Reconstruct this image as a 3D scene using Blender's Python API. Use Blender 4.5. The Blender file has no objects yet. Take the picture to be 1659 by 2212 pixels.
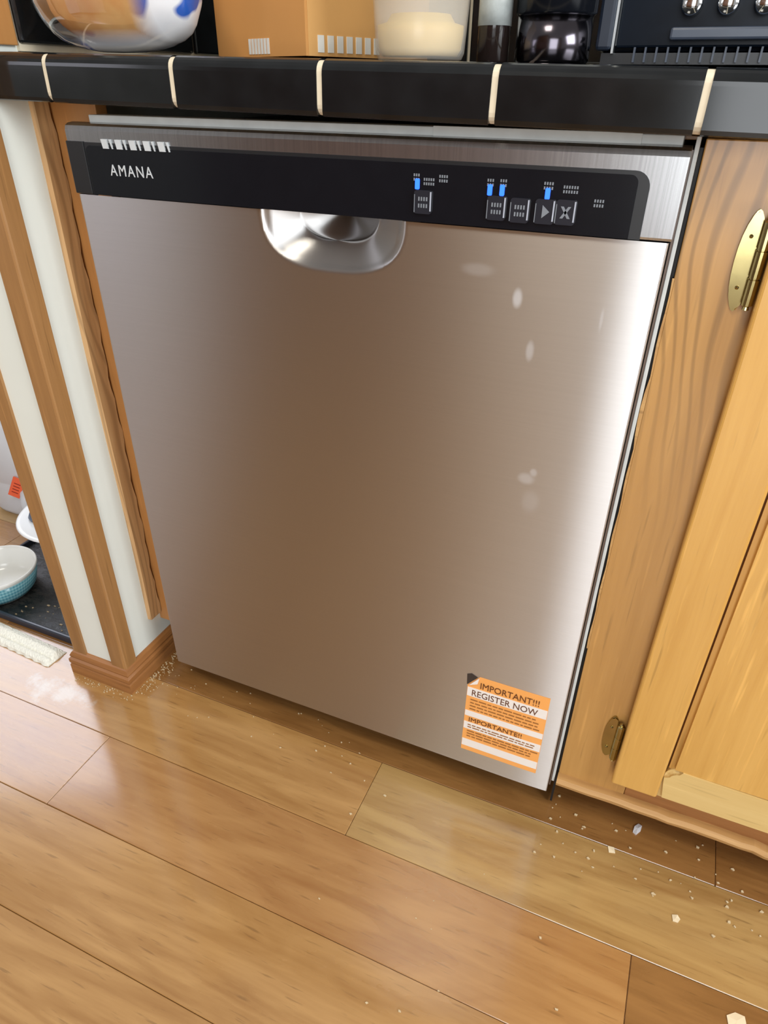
import bpy, bmesh, math, random
from mathutils import Vector, Matrix

random.seed(7)
C = bpy.context.scene.collection
SC = bpy.context.scene

# ------------------------------------------------------------------ camera
YAW, PITCH, ROLL, FPX = 0.398847338, 0.566464232, 0.012102732, 1459.68
CAM = Vector((0.62074, -0.61012, 0.85576))
fwd = Vector((-math.sin(YAW) * math.cos(PITCH), math.cos(YAW) * math.cos(PITCH), -math.sin(PITCH)))
rgt = Vector((math.cos(YAW), math.sin(YAW), 0))
upv = rgt.cross(fwd)
cr, sr = math.cos(ROLL), math.sin(ROLL)
r2 = cr * rgt + sr * upv
u2 = -sr * rgt + cr * upv
cam = bpy.data.cameras.new('camera')
cam.sensor_fit = 'HORIZONTAL'
cam.sensor_width = 36.0
cam.lens = FPX / 1659.0 * 36.0
cam.clip_start = 0.02
cam_o = bpy.data.objects.new('camera', cam)
C.objects.link(cam_o)
m = Matrix.Identity(4)
for i in range(3):
    m[i][0], m[i][1], m[i][2], m[i][3] = r2[i], u2[i], -fwd[i], CAM[i]
cam_o.matrix_world = m
SC.camera = cam_o

# ------------------------------------------------------------------ world, lights, exposure
SC.view_settings.view_transform = 'Standard'
SC.view_settings.look = 'None'
SC.view_settings.gamma = 1.0
SC.view_settings.use_curve_mapping = False
SC.view_settings.exposure = -0.05
W = bpy.data.worlds.new('world')
SC.world = W
W.use_nodes = True
W.node_tree.nodes['Background'].inputs[0].default_value = (1.0, 0.975, 0.94, 1)
W.node_tree.nodes['Background'].inputs[1].default_value = 0.38


def area(name, loc, target, sx, sy, power, col):
    l = bpy.data.lights.new(name, 'AREA')
    l.shape = 'RECTANGLE'
    l.size, l.size_y = sx, sy
    l.energy = power
    l.color = col
    o = bpy.data.objects.new(name, l)
    C.objects.link(o)
    o.location = loc
    o.rotation_euler = (Vector(target) - Vector(loc)).to_track_quat('-Z', 'Y').to_euler()
    return o


# daylight through the window of the room on the left, through the kitchen window on the right, a ceiling fixture
area('window_daylight_left', (-1.382, 0.583, 1.15), (-0.975, -0.331, 1.12), 0.84, 1.3, 19, (0.84, 0.88, 1.0))
area('window_daylight_rear', (1.13, -2.62, 1.12), (0.85, 0.0, 0.7), 1.1, 1.7, 40, (0.93, 0.97, 1.0))
area('window_daylight_right', (2.3, -0.7, 1.55), (0.0, -0.3, 0.8), 1.0, 0.9, 42, (0.93, 0.97, 1.0))
area('added_fill_rear_left', (-2.45, -2.62, 1.5), (-1.2, 0.0, 0.8), 0.9, 1.1, 11, (0.88, 0.88, 1.0))  # no window here: fill light added to brighten the door's left strip
area('ceiling_lamp', (0.2, -1.0, 2.38), (0.2, -1.0, 0), 0.5, 0.5, 16, (1.0, 0.93, 0.80))


# ------------------------------------------------------------------ helpers
def lin(r, g, b):
    f = lambda c: (c / 255 / 12.92) if c / 255 <= 0.04045 else ((c / 255 + 0.055) / 1.055) ** 2.4
    return (f(r), f(g), f(b), 1.0)


class NT:
    def __init__(s, name):
        s.m = bpy.data.materials.new(name)
        s.m.use_nodes = True
        s.t = s.m.node_tree
        s.b = s.t.nodes['Principled BSDF']

    def n(s, kind, **kw):
        nd = s.t.nodes.new(kind)
        for k, v in kw.items():
            if k.startswith('i_'):
                key = k[2:]
                key = int(key) if key.isdigit() else key.replace('_', ' ')
                nd.inputs[key].default_value = v
            else:
                setattr(nd, k, v)
        return nd

    def l(s, a, b):
        s.t.links.new(a, b)

    def coords(s, scale=(1, 1, 1), kind='Object', rot=(0, 0, 0)):
        tc = s.n('ShaderNodeTexCoord')
        mp = s.n('ShaderNodeMapping')
        mp.inputs['Scale'].default_value = scale
        mp.inputs['Rotation'].default_value = rot
        if kind == 'World':
            g = s.n('ShaderNodeNewGeometry')
            s.l(g.outputs['Position'], mp.inputs['Vector'])
        else:
            s.l(tc.outputs[kind], mp.inputs['Vector'])
        return mp.outputs['Vector']

    def ramp(s, fac, stops):
        r = s.n('ShaderNodeValToRGB')
        e = r.color_ramp.elements
        while len(e) < len(stops):
            e.new(0.5)
        for i, (p, c) in enumerate(stops):
            e[i].position = p
            e[i].color = c if len(c) == 4 else (*c, 1)
        s.l(fac, r.inputs[0])
        return r.outputs[0]

    def mix(s, fac, a, b, blend='MIX'):
        x = s.n('ShaderNodeMix', data_type='RGBA', blend_type=blend)
        for v, i in ((fac, 0), (a, 6), (b, 7)):
            if hasattr(v, 'is_linked') or hasattr(v, 'links'):
                s.l(v, x.inputs[i])
            else:
                x.inputs[i].default_value = v
        return x.outputs[2]

    def bump(s, h, strength=0.2, dist=0.001):
        b = s.n('ShaderNodeBump')
        b.inputs['Strength'].default_value = strength
        b.inputs['Distance'].default_value = dist
        s.l(h, b.inputs['Height'])
        s.l(b.outputs['Normal'], s.b.inputs['Normal'])

    def set(s, **kw):
        for k, v in kw.items():
            s.b.inputs[k.replace('_', ' ')].default_value = v
        return s


def plain(name, col, rough=0.5, metal=0.0, noise=0.06, nscale=60, **kw):
    t = NT(name)
    nz = t.n('ShaderNodeTexNoise', i_Scale=nscale, i_Detail=4.0)
    t.l(t.coords(), nz.inputs['Vector'])
    c = t.ramp(nz.outputs['Fac'], [(0.3, tuple(x * (1 - noise) for x in col[:3])), (0.7, tuple(min(1, x * (1 + noise)) for x in col[:3]))])
    t.l(c, t.b.inputs['Base Color'])
    t.set(Roughness=rough, Metallic=metal, **kw)
    return t.m


def wood(name, light, dark, grain_axis='Z', rough=0.35, rings=0.0, scale=1.0, coat=0.25, contrast=1.0, fig_z=(-1.0, -0.9), flecks=0.45):
    """long fibrous grain along one axis; rings > 0 adds wavy cathedral lines"""
    t = NT(name)
    st = {'X': (3, 60, 60), 'Y': (60, 3, 60), 'Z': (60, 60, 3)}[grain_axis]
    st = tuple(v * scale for v in st)
    oi = t.n('ShaderNodeObjectInfo')
    add = t.n('ShaderNodeVectorMath', operation='ADD')
    mul = t.n('ShaderNodeVectorMath', operation='SCALE')
    t.l(oi.outputs['Location'], mul.inputs[0])
    mul.inputs['Scale'].default_value = 7.3
    t.l(t.coords(st), add.inputs[0])
    t.l(mul.outputs[0], add.inputs[1])
    n1 = t.n('ShaderNodeTexNoise', i_Scale=1.0, i_Detail=6.0, i_Roughness=0.65, i_Distortion=0.3)
    t.l(add.outputs[0], n1.inputs['Vector'])
    big = {'X': (1.2, 9, 9), 'Y': (9, 1.2, 9), 'Z': (9, 9, 1.2)}[grain_axis]
    add2 = t.n('ShaderNodeVectorMath', operation='ADD')
    t.l(t.coords(big), add2.inputs[0])
    t.l(mul.outputs[0], add2.inputs[1])
    n2 = t.n('ShaderNodeTexNoise', i_Scale=1.0, i_Detail=3.0)
    t.l(add2.outputs[0], n2.inputs['Vector'])
    mx = t.n('ShaderNodeMath', operation='MULTIPLY_ADD')
    t.l(n1.outputs['Fac'], mx.inputs[0])
    mx.inputs[1].default_value = 0.55
    sc = t.n('ShaderNodeMath', operation='MULTIPLY', i_1=0.45)
    t.l(n2.outputs['Fac'], sc.inputs[0])
    t.l(sc.outputs[0], mx.inputs[2])
    lo, hi = 0.5 - 0.17 / contrast, 0.5 + 0.17 / contrast
    col = t.ramp(mx.outputs[0], [(lo, dark), (hi, light)])
    if flecks > 0:
        fs = tuple(v * 2.6 for v in st)
        add3 = t.n('ShaderNodeVectorMath', operation='ADD')
        t.l(t.coords(fs), add3.inputs[0])
        t.l(mul.outputs[0], add3.inputs[1])
        n3 = t.n('ShaderNodeTexNoise', i_Scale=1.0, i_Detail=3.0)
        t.l(add3.outputs[0], n3.inputs['Vector'])
        col = t.mix(t.ramp(n3.outputs['Fac'], [(0.27, (flecks,) * 3), (0.38, (0, 0, 0))]), col, tuple(c * 0.5 for c in dark[:3]) + (1,))
        col = t.mix(t.ramp(n3.outputs['Fac'], [(0.62, (0, 0, 0)), (0.74, (flecks * 0.8,) * 3)]), col, tuple(min(1, c * 1.35) for c in light[:3]) + (1,))
    if rings > 0:
        # irregular cathedral lines: a sine of x warped by slow noise, strongest where the figure is
        sep = t.n('ShaderNodeSeparateXYZ')
        g = t.n('ShaderNodeNewGeometry')
        t.l(g.outputs['Position'], sep.inputs[0])
        cr_ = t.n('ShaderNodeMath', operation='ADD')
        t.l(sep.outputs[0], cr_.inputs[0])
        t.l(sep.outputs[1], cr_.inputs[1])
        wn = t.n('ShaderNodeTexNoise', i_Scale=1.0, i_Detail=1.5)
        t.l(t.coords((9, 9, 2.6), 'World'), wn.inputs['Vector'])
        ph = t.n('ShaderNodeMath', operation='MULTIPLY', i_1=520.0)
        t.l(cr_.outputs[0], ph.inputs[0])
        p2 = t.n('ShaderNodeMath', operation='MULTIPLY_ADD', i_1=62.0)
        t.l(wn.outputs['Fac'], p2.inputs[0])
        t.l(ph.outputs[0], p2.inputs[2])
        sn = t.n('ShaderNodeMath', operation='SINE')
        t.l(p2.outputs[0], sn.inputs[0])
        hf = t.n('ShaderNodeMath', operation='MULTIPLY_ADD', i_1=0.5, i_2=0.5)
        t.l(sn.outputs[0], hf.inputs[0])
        fig = t.n('ShaderNodeMapRange', i_1=fig_z[0], i_2=fig_z[1], i_3=0.0, i_4=rings)
        t.l(sep.outputs[2], fig.inputs[0])
        f0 = t.ramp(hf.outputs[0], [(0.02, (1, 1, 1)), (0.42, (0, 0, 0))])
        fm = t.n('ShaderNodeMath', operation='MULTIPLY')
        t.l(f0, fm.inputs[0])
        t.l(fig.outputs[0], fm.inputs[1])
        f = fm.outputs[0]
        col = t.mix(f, col, tuple(c * 0.45 for c in dark[:3]) + (1,))
    t.l(col, t.b.inputs['Base Color'])
    t.set(Roughness=rough, Coat_Weight=coat, Coat_Roughness=0.18)
    t.bump(n1.outputs['Fac'], 0.15, 0.0006)
    return t.m


OFF = {}


def tag(o, label=None, cat=None, group=None, kind=None):
    if label: o['label'] = label
    if cat: o['category'] = cat
    if group: o['group'] = group
    if kind: o['kind'] = kind
    return o


def thing(name, loc, label, cat, group=None, rz=0.0):
    o = bpy.data.objects.new(name, None)
    o.empty_display_size = 0.05
    C.objects.link(o)
    o.location = loc
    o.rotation_euler = (0, 0, rz)
    OFF[o] = Vector(loc)
    return tag(o, label, cat, group)


def obj(name, bm, mat, parent=None, smooth=False, local=False, label=None):
    """bm in world coordinates (shifted to the thing's origin) unless local"""
    if not local:
        org = OFF.get(parent, Vector((0, 0, 0))) if parent else Vector((0, 0, 0))
        if org.length > 0:
            bmesh.ops.translate(bm, vec=-org, verts=bm.verts)
    else:
        org = Vector((0, 0, 0))
    bmesh.ops.recalc_face_normals(bm, faces=bm.faces)
    me = bpy.data.meshes.new(name)
    bm.to_mesh(me)
    bm.free()
    if smooth:
        for p in me.polygons:
            p.use_smooth = True
    me.materials.append(mat)
    o = bpy.data.objects.new(name, me)
    C.objects.link(o)
    if parent:
        o.parent = parent
        OFF[o] = OFF.get(parent, Vector((0, 0, 0)))
    if label:
        o['label'] = label
    return o


def solo(name, bm, mat, origin, label, cat, group=None, smooth=False, kind=None):
    """a thing that is a single mesh, origin at its base"""
    bmesh.ops.translate(bm, vec=-Vector(origin), verts=bm.verts)
    o = obj(name, bm, mat, smooth=smooth)
    o.location = origin
    return tag(o, label, cat, group, kind)


def box(bm, x0, x1, y0, y1, z0, z1, bev=0.0, seg=2):
    r = bmesh.ops.create_cube(bm, size=1.0)
    vs = r['verts']
    for v in vs:
        v.co = Vector((x0 + (v.co.x + 0.5) * (x1 - x0), y0 + (v.co.y + 0.5) * (y1 - y0), z0 + (v.co.z + 0.5) * (z1 - z0)))
    if bev > 0:
        es = list({e for v in vs for e in v.link_edges})
        bmesh.ops.bevel(bm, geom=es, offset=bev, segments=seg, affect='EDGES', profile=0.5)
    return bm


def B(*a, **k):
    return box(bmesh.new(), *a, **k)


def prism(bm, pts, axis, a, b):
    """extrude a 2-D outline along an axis: 'x' -> pts are (y, z), 'y' -> (x, z), 'z' -> (x, y)"""
    def mk(p, t):
        return {'x': (t, p[0], p[1]), 'y': (p[0], t, p[1]), 'z': (p[0], p[1], t)}[axis]
    v0 = [bm.verts.new(mk(p, a)) for p in pts]
    v1 = [bm.verts.new(mk(p, b)) for p in pts]
    n = len(pts)
    for i in range(n):
        bm.faces.new((v0[i], v0[(i + 1) % n], v1[(i + 1) % n], v1[i]))
    bm.faces.new(v0[::-1])
    bm.faces.new(v1)
    return bm


def lathe(bm, prof, cx=0, cy=0, seg=40, close=False):
    """prof: (r, z) list"""
    rings = []
    for r, z in prof:
        if r < 1e-6:
            rings.append([bm.verts.new((cx, cy, z))])
        else:
            rings.append([bm.verts.new((cx + r * math.cos(2 * math.pi * k / seg), cy + r * math.sin(2 * math.pi * k / seg), z)) for k in range(seg)])
    pairs = list(zip(rings[:-1], rings[1:]))
    if close:
        pairs.append((rings[-1], rings[0]))
    for a, b in pairs:
        for k in range(seg):
            k2 = (k + 1) % seg
            if len(a) == 1 and len(b) == 1:
                continue
            if len(a) == 1:
                bm.faces.new((a[0], b[k], b[k2]))
            elif len(b) == 1:
                bm.faces.new((a[k], a[k2], b[0]))
            else:
                bm.faces.new((a[k], a[k2], b[k2], b[k]))
    return bm


def tube(bm, pts, rad, seg=10, caps=True):
    rings = []
    n = len(pts)
    prev = None
    for i, p in enumerate(pts):
        p = Vector(p)
        d = (Vector(pts[min(i + 1, n - 1)]) - Vector(pts[max(i - 1, 0)])).normalized()
        ref = Vector((0, 0, 1)) if abs(d.z) < 0.9 else Vector((1, 0, 0))
        a = d.cross(ref).normalized()
        b = d.cross(a)
        r = rad[i] if isinstance(rad, (list, tuple)) else rad
        rings.append([bm.verts.new(p + r * (math.cos(2 * math.pi * k / seg) * a + math.sin(2 * math.pi * k / seg) * b)) for k in range(seg)])
    for r0, r1 in zip(rings[:-1], rings[1:]):
        for k in range(seg):
            bm.faces.new((r0[k], r0[(k + 1) % seg], r1[(k + 1) % seg], r1[k]))
    if caps:
        bm.faces.new(rings[0][::-1])
        bm.faces.new(rings[-1])
    return bm


def rrect(x0, x1, z0, z1, r, corners=(1, 1, 1, 1), n=6):
    """rounded rectangle outline; corners: bl, br, tr, tl"""
    pts = []
    cs = [(x0, z0, 180, corners[0]), (x1, z0, 270, corners[1]), (x1, z1, 0, corners[2]), (x0, z1, 90, corners[3])]
    for cx, cz, a0, on in cs:
        if not on:
            pts.append((cx, cz))
            continue
        ox = cx + r if cx == x0 else cx - r
        oz = cz + r if cz == z0 else cz - r
        for k in range(n + 1):
            a = math.radians(a0 + 90 * k / n)
            pts.append((ox + r * math.cos(a), oz + r * math.sin(a)))
    return pts


def text_bm(s, size, x, y, z, depth=0.0002, xscale=1.0, spacing=1.0, align='LEFT'):
    """lettering standing in the XZ plane facing -Y, lower left at x, z"""
    cu = bpy.data.curves.new('lettering', 'FONT')
    cu.body = s
    cu.size = size
    cu.extrude = depth
    cu.space_character = spacing
    cu.align_x = align
    cu.resolution_u = 3
    o = bpy.data.objects.new('lettering', cu)
    C.objects.link(o)
    dg = bpy.context.evaluated_depsgraph_get()
    me = bpy.data.meshes.new_from_object(o.evaluated_get(dg))
    bm = bmesh.new()
    bm.from_mesh(me)
    bpy.data.objects.remove(o)
    bpy.data.curves.remove(cu)
    bpy.data.meshes.remove(me)
    for v in bm.verts:
        v.co = Vector((x + v.co.x * xscale, y - v.co.z, z + v.co.y))
    return bm


# ------------------------------------------------------------------ materials
def floor_mat(name, light, dark):
    t = NT(name)
    oi = t.n('ShaderNodeObjectInfo')
    mul = t.n('ShaderNodeVectorMath', operation='SCALE')
    t.l(oi.outputs['Location'], mul.inputs[0])
    mul.inputs['Scale'].default_value = 5.1
    def nz(scale, detail, dist=0.0):
        add = t.n('ShaderNodeVectorMath', operation='ADD')
        t.l(t.coords(scale), add.inputs[0])
        t.l(mul.outputs[0], add.inputs[1])
        n = t.n('ShaderNodeTexNoise', i_Scale=1.0, i_Detail=detail, i_Distortion=dist)
        t.l(add.outputs[0], n.inputs['Vector'])
        return n.outputs['Fac']
    fine, big = nz((8, 150, 150), 6), nz((3.0, 17, 17), 5, 1.8)
    mx = t.n('ShaderNodeMath', operation='MULTIPLY_ADD', i_1=0.30)
    t.l(fine, mx.inputs[0])
    s2 = t.n('ShaderNodeMath', operation='MULTIPLY', i_1=0.70)
    t.l(big, s2.inputs[0])
    t.l(s2.outputs[0], mx.inputs[2])
    col = t.ramp(mx.outputs[0], [(0.34, dark), (0.62, light)])
    # dark hairline grain flecks
    fl = t.ramp(nz((22, 260, 260), 3), [(0.29, (0.5,) * 3), (0.38, (0, 0, 0))])
    col = t.mix(fl, col, tuple(c * 0.55 for c in dark[:3]) + (1,))
    # dried whitish spill in front of the low wall's left end
    w = t.n('ShaderNodeNewGeometry')
    sub = t.n('ShaderNodeVectorMath', operation='SUBTRACT')
    t.l(w.outputs['Position'], sub.inputs[0])
    sub.inputs[1].default_value = (-0.185, -0.098, 0)
    sc = t.n('ShaderNodeVectorMath', operation='MULTIPLY')
    t.l(sub.outputs[0], sc.inputs[0])
    sc.inputs[1].default_value = (1 / 0.105, 1 / 0.045, 0)
    ln = t.n('ShaderNodeVectorMath', operation='LENGTH')
    t.l(sc.outputs[0], ln.inputs[0])
    sn = t.n('ShaderNodeTexNoise', i_Scale=26.0, i_Detail=6.0, i_Roughness=0.7)
    t.l(w.outputs['Position'], sn.inputs['Vector'])
    d = t.n('ShaderNodeMath', operation='MULTIPLY_ADD', i_1=2.6)
    t.l(sn.outputs['Fac'], d.inputs[0])
    neg = t.n('ShaderNodeMath', operation='MULTIPLY_ADD', i_1=-1.0, i_2=-0.72)
    t.l(ln.outputs['Value'], neg.inputs[0])
    t.l(neg.outputs[0], d.inputs[2])
    f = t.ramp(d.outputs[0], [(0.0, (0, 0, 0)), (0.45, (0.6,) * 3)])
    col = t.mix(f, col, lin(196, 190, 178))
    t.l(col, t.b.inputs['Base Color'])
    rr = t.ramp(big, [(0.3, (0.22,) * 3), (0.7, (0.34,) * 3)])
    t.l(rr, t.b.inputs['Roughness'])
    t.set(Specular_IOR_Level=0.5, Coat_Weight=1.0, Coat_Roughness=0.13, Coat_IOR=1.6)
    t.bump(fine, 0.10, 0.0004)
    return t.m


FLOOR = {
    'tan': floor_mat('floor_tan', lin(184, 140, 84), lin(157, 112, 60)),
    'orange': floor_mat('floor_orange', lin(178, 132, 79), lin(154, 106, 58)),
    'pale': floor_mat('floor_pale', lin(182, 147, 92), lin(152, 114, 65)),
    'brown': floor_mat('floor_brown', lin(150, 106, 58), lin(122, 82, 42)),
}
M_SUB = plain('floor_joint', lin(128, 86, 50), 0.8)
M_WALL = plain('white_paint', lin(228, 233, 226), 0.55, noise=0.02, nscale=9)
M_CREAM = plain('cream_paint', lin(216, 200, 176), 0.5, noise=0.03, nscale=9)
M_GUARD = wood('corner_guard_wood', lin(180, 134, 82), lin(136, 96, 54), 'Z', 0.45, contrast=0.8)
M_LATH = wood('oak_lath', lin(222, 184, 134), lin(186, 142, 94), 'Z', 0.5, rings=0.4, coat=0.0)
M_FILL = wood('filler_wood', lin(196, 142, 84), lin(166, 112, 60), 'Z', 0.4, contrast=0.6)
M_BASE = wood('baseboard_wood', lin(178, 122, 70), lin(134, 86, 44), 'Y', 0.4)
M_BASEX = wood('baseboard_wood_front', lin(178, 122, 70), lin(134, 86, 44), 'X', 0.4)
M_STILE = wood('cabinet_frame_wood', lin(200, 154, 90), lin(172, 126, 68), 'Z', 0.30, rings=0.55, contrast=0.8, fig_z=(0.45, 0.70))
M_DOOR = wood('cabinet_door_wood', lin(222, 176, 98), lin(196, 146, 70), 'Z', 0.32, contrast=0.9)
M_DOORX = wood('cabinet_rail_wood', lin(222, 176, 98), lin(196, 146, 70), 'X', 0.32)
M_WORN = wood('worn_rail_wood', lin(224, 196, 134), lin(200, 164, 96), 'X', 0.5, coat=0.0, contrast=0.6)
M_SHOE = wood('worn_shoe_wood', lin(206, 164, 106), lin(164, 118, 64), 'X', 0.55, coat=0.0)
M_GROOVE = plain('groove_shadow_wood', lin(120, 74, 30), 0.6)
M_BLACKTILE = plain('black_glazed_tile', (0.008, 0.009, 0.010), 0.12, noise=0.3, nscale=30, Specular_IOR_Level=0.45)
M_GROUT = plain('cream_grout', lin(226, 214, 188), 0.8)
M_BLACK = plain('black_plastic', (0.012, 0.013, 0.015), 0.35)
M_INSET = plain('black_gloss_panel', (0.006, 0.007, 0.010), 0.16, Specular_IOR_Level=0.35)
M_RUBBER = plain('black_rubber', (0.006, 0.006, 0.006), 0.6)
M_LTGREY = plain('pale_grey_plastic', lin(196, 200, 198), 0.45)
M_WHITEM = plain('white_mark', lin(200, 206, 210), 0.5)
M_DIMMARK = plain('dim_print', lin(120, 126, 134), 0.5)
M_BRASS = plain('antique_brass', lin(176, 162, 112), 0.18, 1.0, noise=0.1)
M_SILVER = plain('dull_silver', lin(190, 196, 198), 0.3, 1.0)


ROT = 0.25


def steel(name, rough, aniso, tangent_axis='Z', rotation=0.0, smudge=False, tint=(0.60, 0.59, 0.585), grain=(2.0, 2.0, 900.0), amp=0.97):
    t = NT(name)
    nz = t.n('ShaderNodeTexNoise', i_Scale=1.0, i_Detail=3.0)
    t.l(t.coords(grain), nz.inputs['Vector'])
    col = t.ramp(nz.outputs['Fac'], [(0.3, tuple(c * amp for c in tint)), (0.7, tint)])
    t.set(Metallic=1.0, Roughness=rough, Anisotropic=aniso, Anisotropic_Rotation=rotation)
    tg = t.n('ShaderNodeTangent', direction_type='RADIAL', axis=tangent_axis)
    t.l(tg.outputs[0], t.b.inputs['Tangent'])
    if smudge:
        # pale dried drips and finger marks, each a small ellipse in the door's own coordinates
        g = t.n('ShaderNodeTexCoord')
        total = None
        for (x, z, rx, rz, a) in [(0.4905, 0.694, .0046, .009, .55), (0.5075, 0.648, .004, .010, .35), (0.5205, 0.516, .009, .007, .28),
                                  (0.527, 0.524, .004, .005, .3), (0.452, 0.715, .016, .006, .14), (0.528, 0.49, .010, .014, .12),
                                  (0.5655, 0.684, .0016, .010, .3)]:
            sub = t.n('ShaderNodeVectorMath', operation='SUBTRACT')
            t.l(g.outputs['Object'], sub.inputs[0])
            sub.inputs[1].default_value = (x - 0.3025, 0, z)
            sc = t.n('ShaderNodeVectorMath', operation='MULTIPLY')
            t.l(sub.outputs[0], sc.inputs[0])
            sc.inputs[1].default_value = (1 / rx, 0, 1 / rz)
            ln = t.n('ShaderNodeVectorMath', operation='LENGTH')
            t.l(sc.outputs[0], ln.inputs[0])
            mr = t.n('ShaderNodeMapRange', i_1=1.15, i_2=0.55, i_3=0.0, i_4=a)
            t.l(ln.outputs['Value'], mr.inputs[0])
            if total is None:
                total = mr.outputs[0]
            else:
                mxx = t.n('ShaderNodeMath', operation='MAXIMUM')
                t.l(total, mxx.inputs[0])
                t.l(mr.outputs[0], mxx.inputs[1])
                total = mxx.outputs[0]
        col = t.mix(total, col, lin(205, 205, 208))
        inv = t.n('ShaderNodeMath', operation='SUBTRACT', i_0=1.0)
        t.l(total, inv.inputs[1])
        t.l(inv.outputs[0], t.b.inputs['Metallic'])
    t.l(col, t.b.inputs['Base Color'])
    return t.m


M_STEEL = steel('brushed_stainless', 0.37, 0.95, rotation=ROT, smudge=True)
M_STEEL2 = steel('brushed_stainless_console', 0.27, 0.0, tint=(0.46, 0.46, 0.465), grain=(700.0, 2.0, 2.0), amp=0.80)

# ------------------------------------------------------------------ setting: floor of planks
PW, Y0 = 0.1255, -0.0105
sub = solo('floor', B(-3.2, 2.6, -3.2, 2.6, -0.02, -0.0035), M_SUB, (0, 0, 0), 'floor of honey toned wood laminate planks', 'floor', kind='structure')
OFF[sub] = Vector((0, 0, 0))
rows = {  # row -> (list of joints, tones between them)
    -2: ([-2.9, -1.82, -0.60, 0.62, 1.84], ['orange', 'orange', 'tan', 'tan']),
    -1: ([-2.83, -1.61, -0.39, 0.83, 2.05], ['tan', 'orange', 'brown', 'brown']),
    0: ([-2.07, -0.85, 0.37, 1.59], ['tan', 'tan', 'pale']),
    1: ([-2.02, -0.807, -0.033, 0.741, 1.96], ['orange', 'orange', 'orange', 'brown']),
    2: ([-1.67, -0.45, 0.95, 2.17], ['tan', 'tan', 'orange']),
    3: ([-1.30, -0.08 - 0.30, 1.02, 2.24], ['orange', 'tan', 'tan']),
}
tones = ['tan', 'orange', 'tan', 'pale', 'orange']
plank_mesh = {}
for k in range(-14, 17):
    y1 = Y0 - PW * k
    y0 = y1 - PW
    if k in rows:
        js, tn = rows[k]
    else:
        s = -2.9 + random.random() * 0.9
        js = [s + 1.22 * i for i in range(5)]
        tn = [random.choice(tones) for i in range(4)]
    for (a, b), tone in zip(zip(js[:-1], js[1:]), tn):
        L = round(b - a, 3)
        if L not in plank_mesh:
            bm = B(0.0003, L - 0.0003, 0.0003, PW - 0.0003, -0.0035, 0.0, bev=0.0007, seg=1)
            o = obj('plank', bm, FLOOR['tan'], sub, local=True)
            plank_mesh[L] = o.data
        else:
            o = bpy.data.objects.new('plank', plank_mesh[L])
            C.objects.link(o)
            o.parent = sub
        o.location = (a, y0, 0)
        o.material_slots[0].link = 'OBJECT'
        o.material_slots[0].material = FLOOR[tone]

# ------------------------------------------------------------------ setting: low wall at the left, trims, baseboards
WX0, WX1, WY = -0.175, -0.071, -0.044
solo('wall_left', B(WX0, WX1, WY, 1.3, 0, 1.06, bev=0.002), M_WALL, (-0.123, 0.6, 0), 'white painted low wall end left of the dishwasher', 'wall', kind='structure')


def guard(name, x0, x1, yb, right_leg, z0, z1, mat, label):
    """L-shaped corner guard around the wall end with a rounded nose"""
    t = 0.004
    bm = bmesh.new()
    if right_leg:   # corner on the right
        pts = [(x0, WY), (x0, WY - t), (x1 + t - 0.003, WY - t), (x1 + t - 0.0009, WY - t + 0.0009), (x1 + t, WY - t + 0.003), (x1 + t, yb), (x1, yb), (x1, WY)]
    else:
        pts = [(x1, WY), (x1, WY - t), (x0 - t + 0.003, WY - t), (x0 - t + 0.0009, WY - t + 0.0009), (x0 - t, WY - t + 0.003), (x0 - t, yb), (x0, yb), (x0, WY)]
    prism(bm, pts, 'z', z0, z1)
    return solo(name, bm, mat, ((x0 + x1) / 2, WY, z0), label, 'trim', kind='structure')


guard('trim_1', -0.096, WX1, -0.023, True, 0.043, 1.06, M_GUARD, 'worn brown wooden corner guard on the wall end nearest the dishwasher')
guard('trim_2', WX0, -0.151, -0.020, False, 0.043, 1.06, M_GUARD, 'tan wooden corner guard on the left corner of the wall end')
# rough oak lath with a wavy back edge
bm = bmesh.new()
n = 46
va = []
for i in range(n + 1):
    z = 0.096 + (0.8345 - 0.096) * i / n
    jit = 0.0016 * math.sin(i * 1.9) + 0.0012 * math.sin(i * 0.63 + 1)
    ya, yb = 0.0235 + 0.0012 * math.sin(i * 0.17), 0.0475 + jit
    va.append([bm.verts.new((WX1 + d, y, z)) for d, y in ((0.0, ya), (0.007, ya + 0.001), (0.007, yb), (0.0, yb))])
for a, b in zip(va[:-1], va[1:]):
    for k in range(4):
        bm.faces.new((a[k], a[(k + 1) % 4], b[(k + 1) % 4], b[k]))
bm.faces.new(va[0])
bm.faces.new(va[-1][::-1])
solo('trim_3', bm, M_LATH, (WX1, 0.035, 0.096), 'rough grainy oak lath strip on the white wall side', 'trim', kind='structure')
solo('trim_4', B(WX1, -0.003, 0.0505, 0.068, 0.078, 0.834, bev=0.001), M_FILL, (-0.04, 0.055, 0.078), 'orange brown filler board between oak lath and dishwasher', 'trim', kind='structure')
solo('trim_5', B(-0.003, 0.612, 0.050, 0.066, 0.8195, 0.8225, bev=0.0005), M_FILL, (0.3, 0.055, 0.8195), 'thin wood rail under the counter above the dishwasher', 'trim', kind='structure')
solo('trim_6', B(WX1, WX1 + 0.006, -0.020, 0.024, 0.884, 1.06, bev=0.001), M_FILL, (WX1, 0.0, 0.884), 'tan wooden strip on the wall above the left end of the counter', 'trim', kind='structure')

# baseboard with a moulded profile, mitred at the corner; profile = (distance from wall, z)
PROF = [(0.0, 0.0), (0.0115, 0.0), (0.0115, 0.018), (0.0100, 0.0205), (0.0115, 0.024), (0.0115, 0.031), (0.0085, 0.0345), (0.0095, 0.038), (0.0060, 0.0445), (0.0022, 0.048), (0.0, 0.048)]


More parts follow.
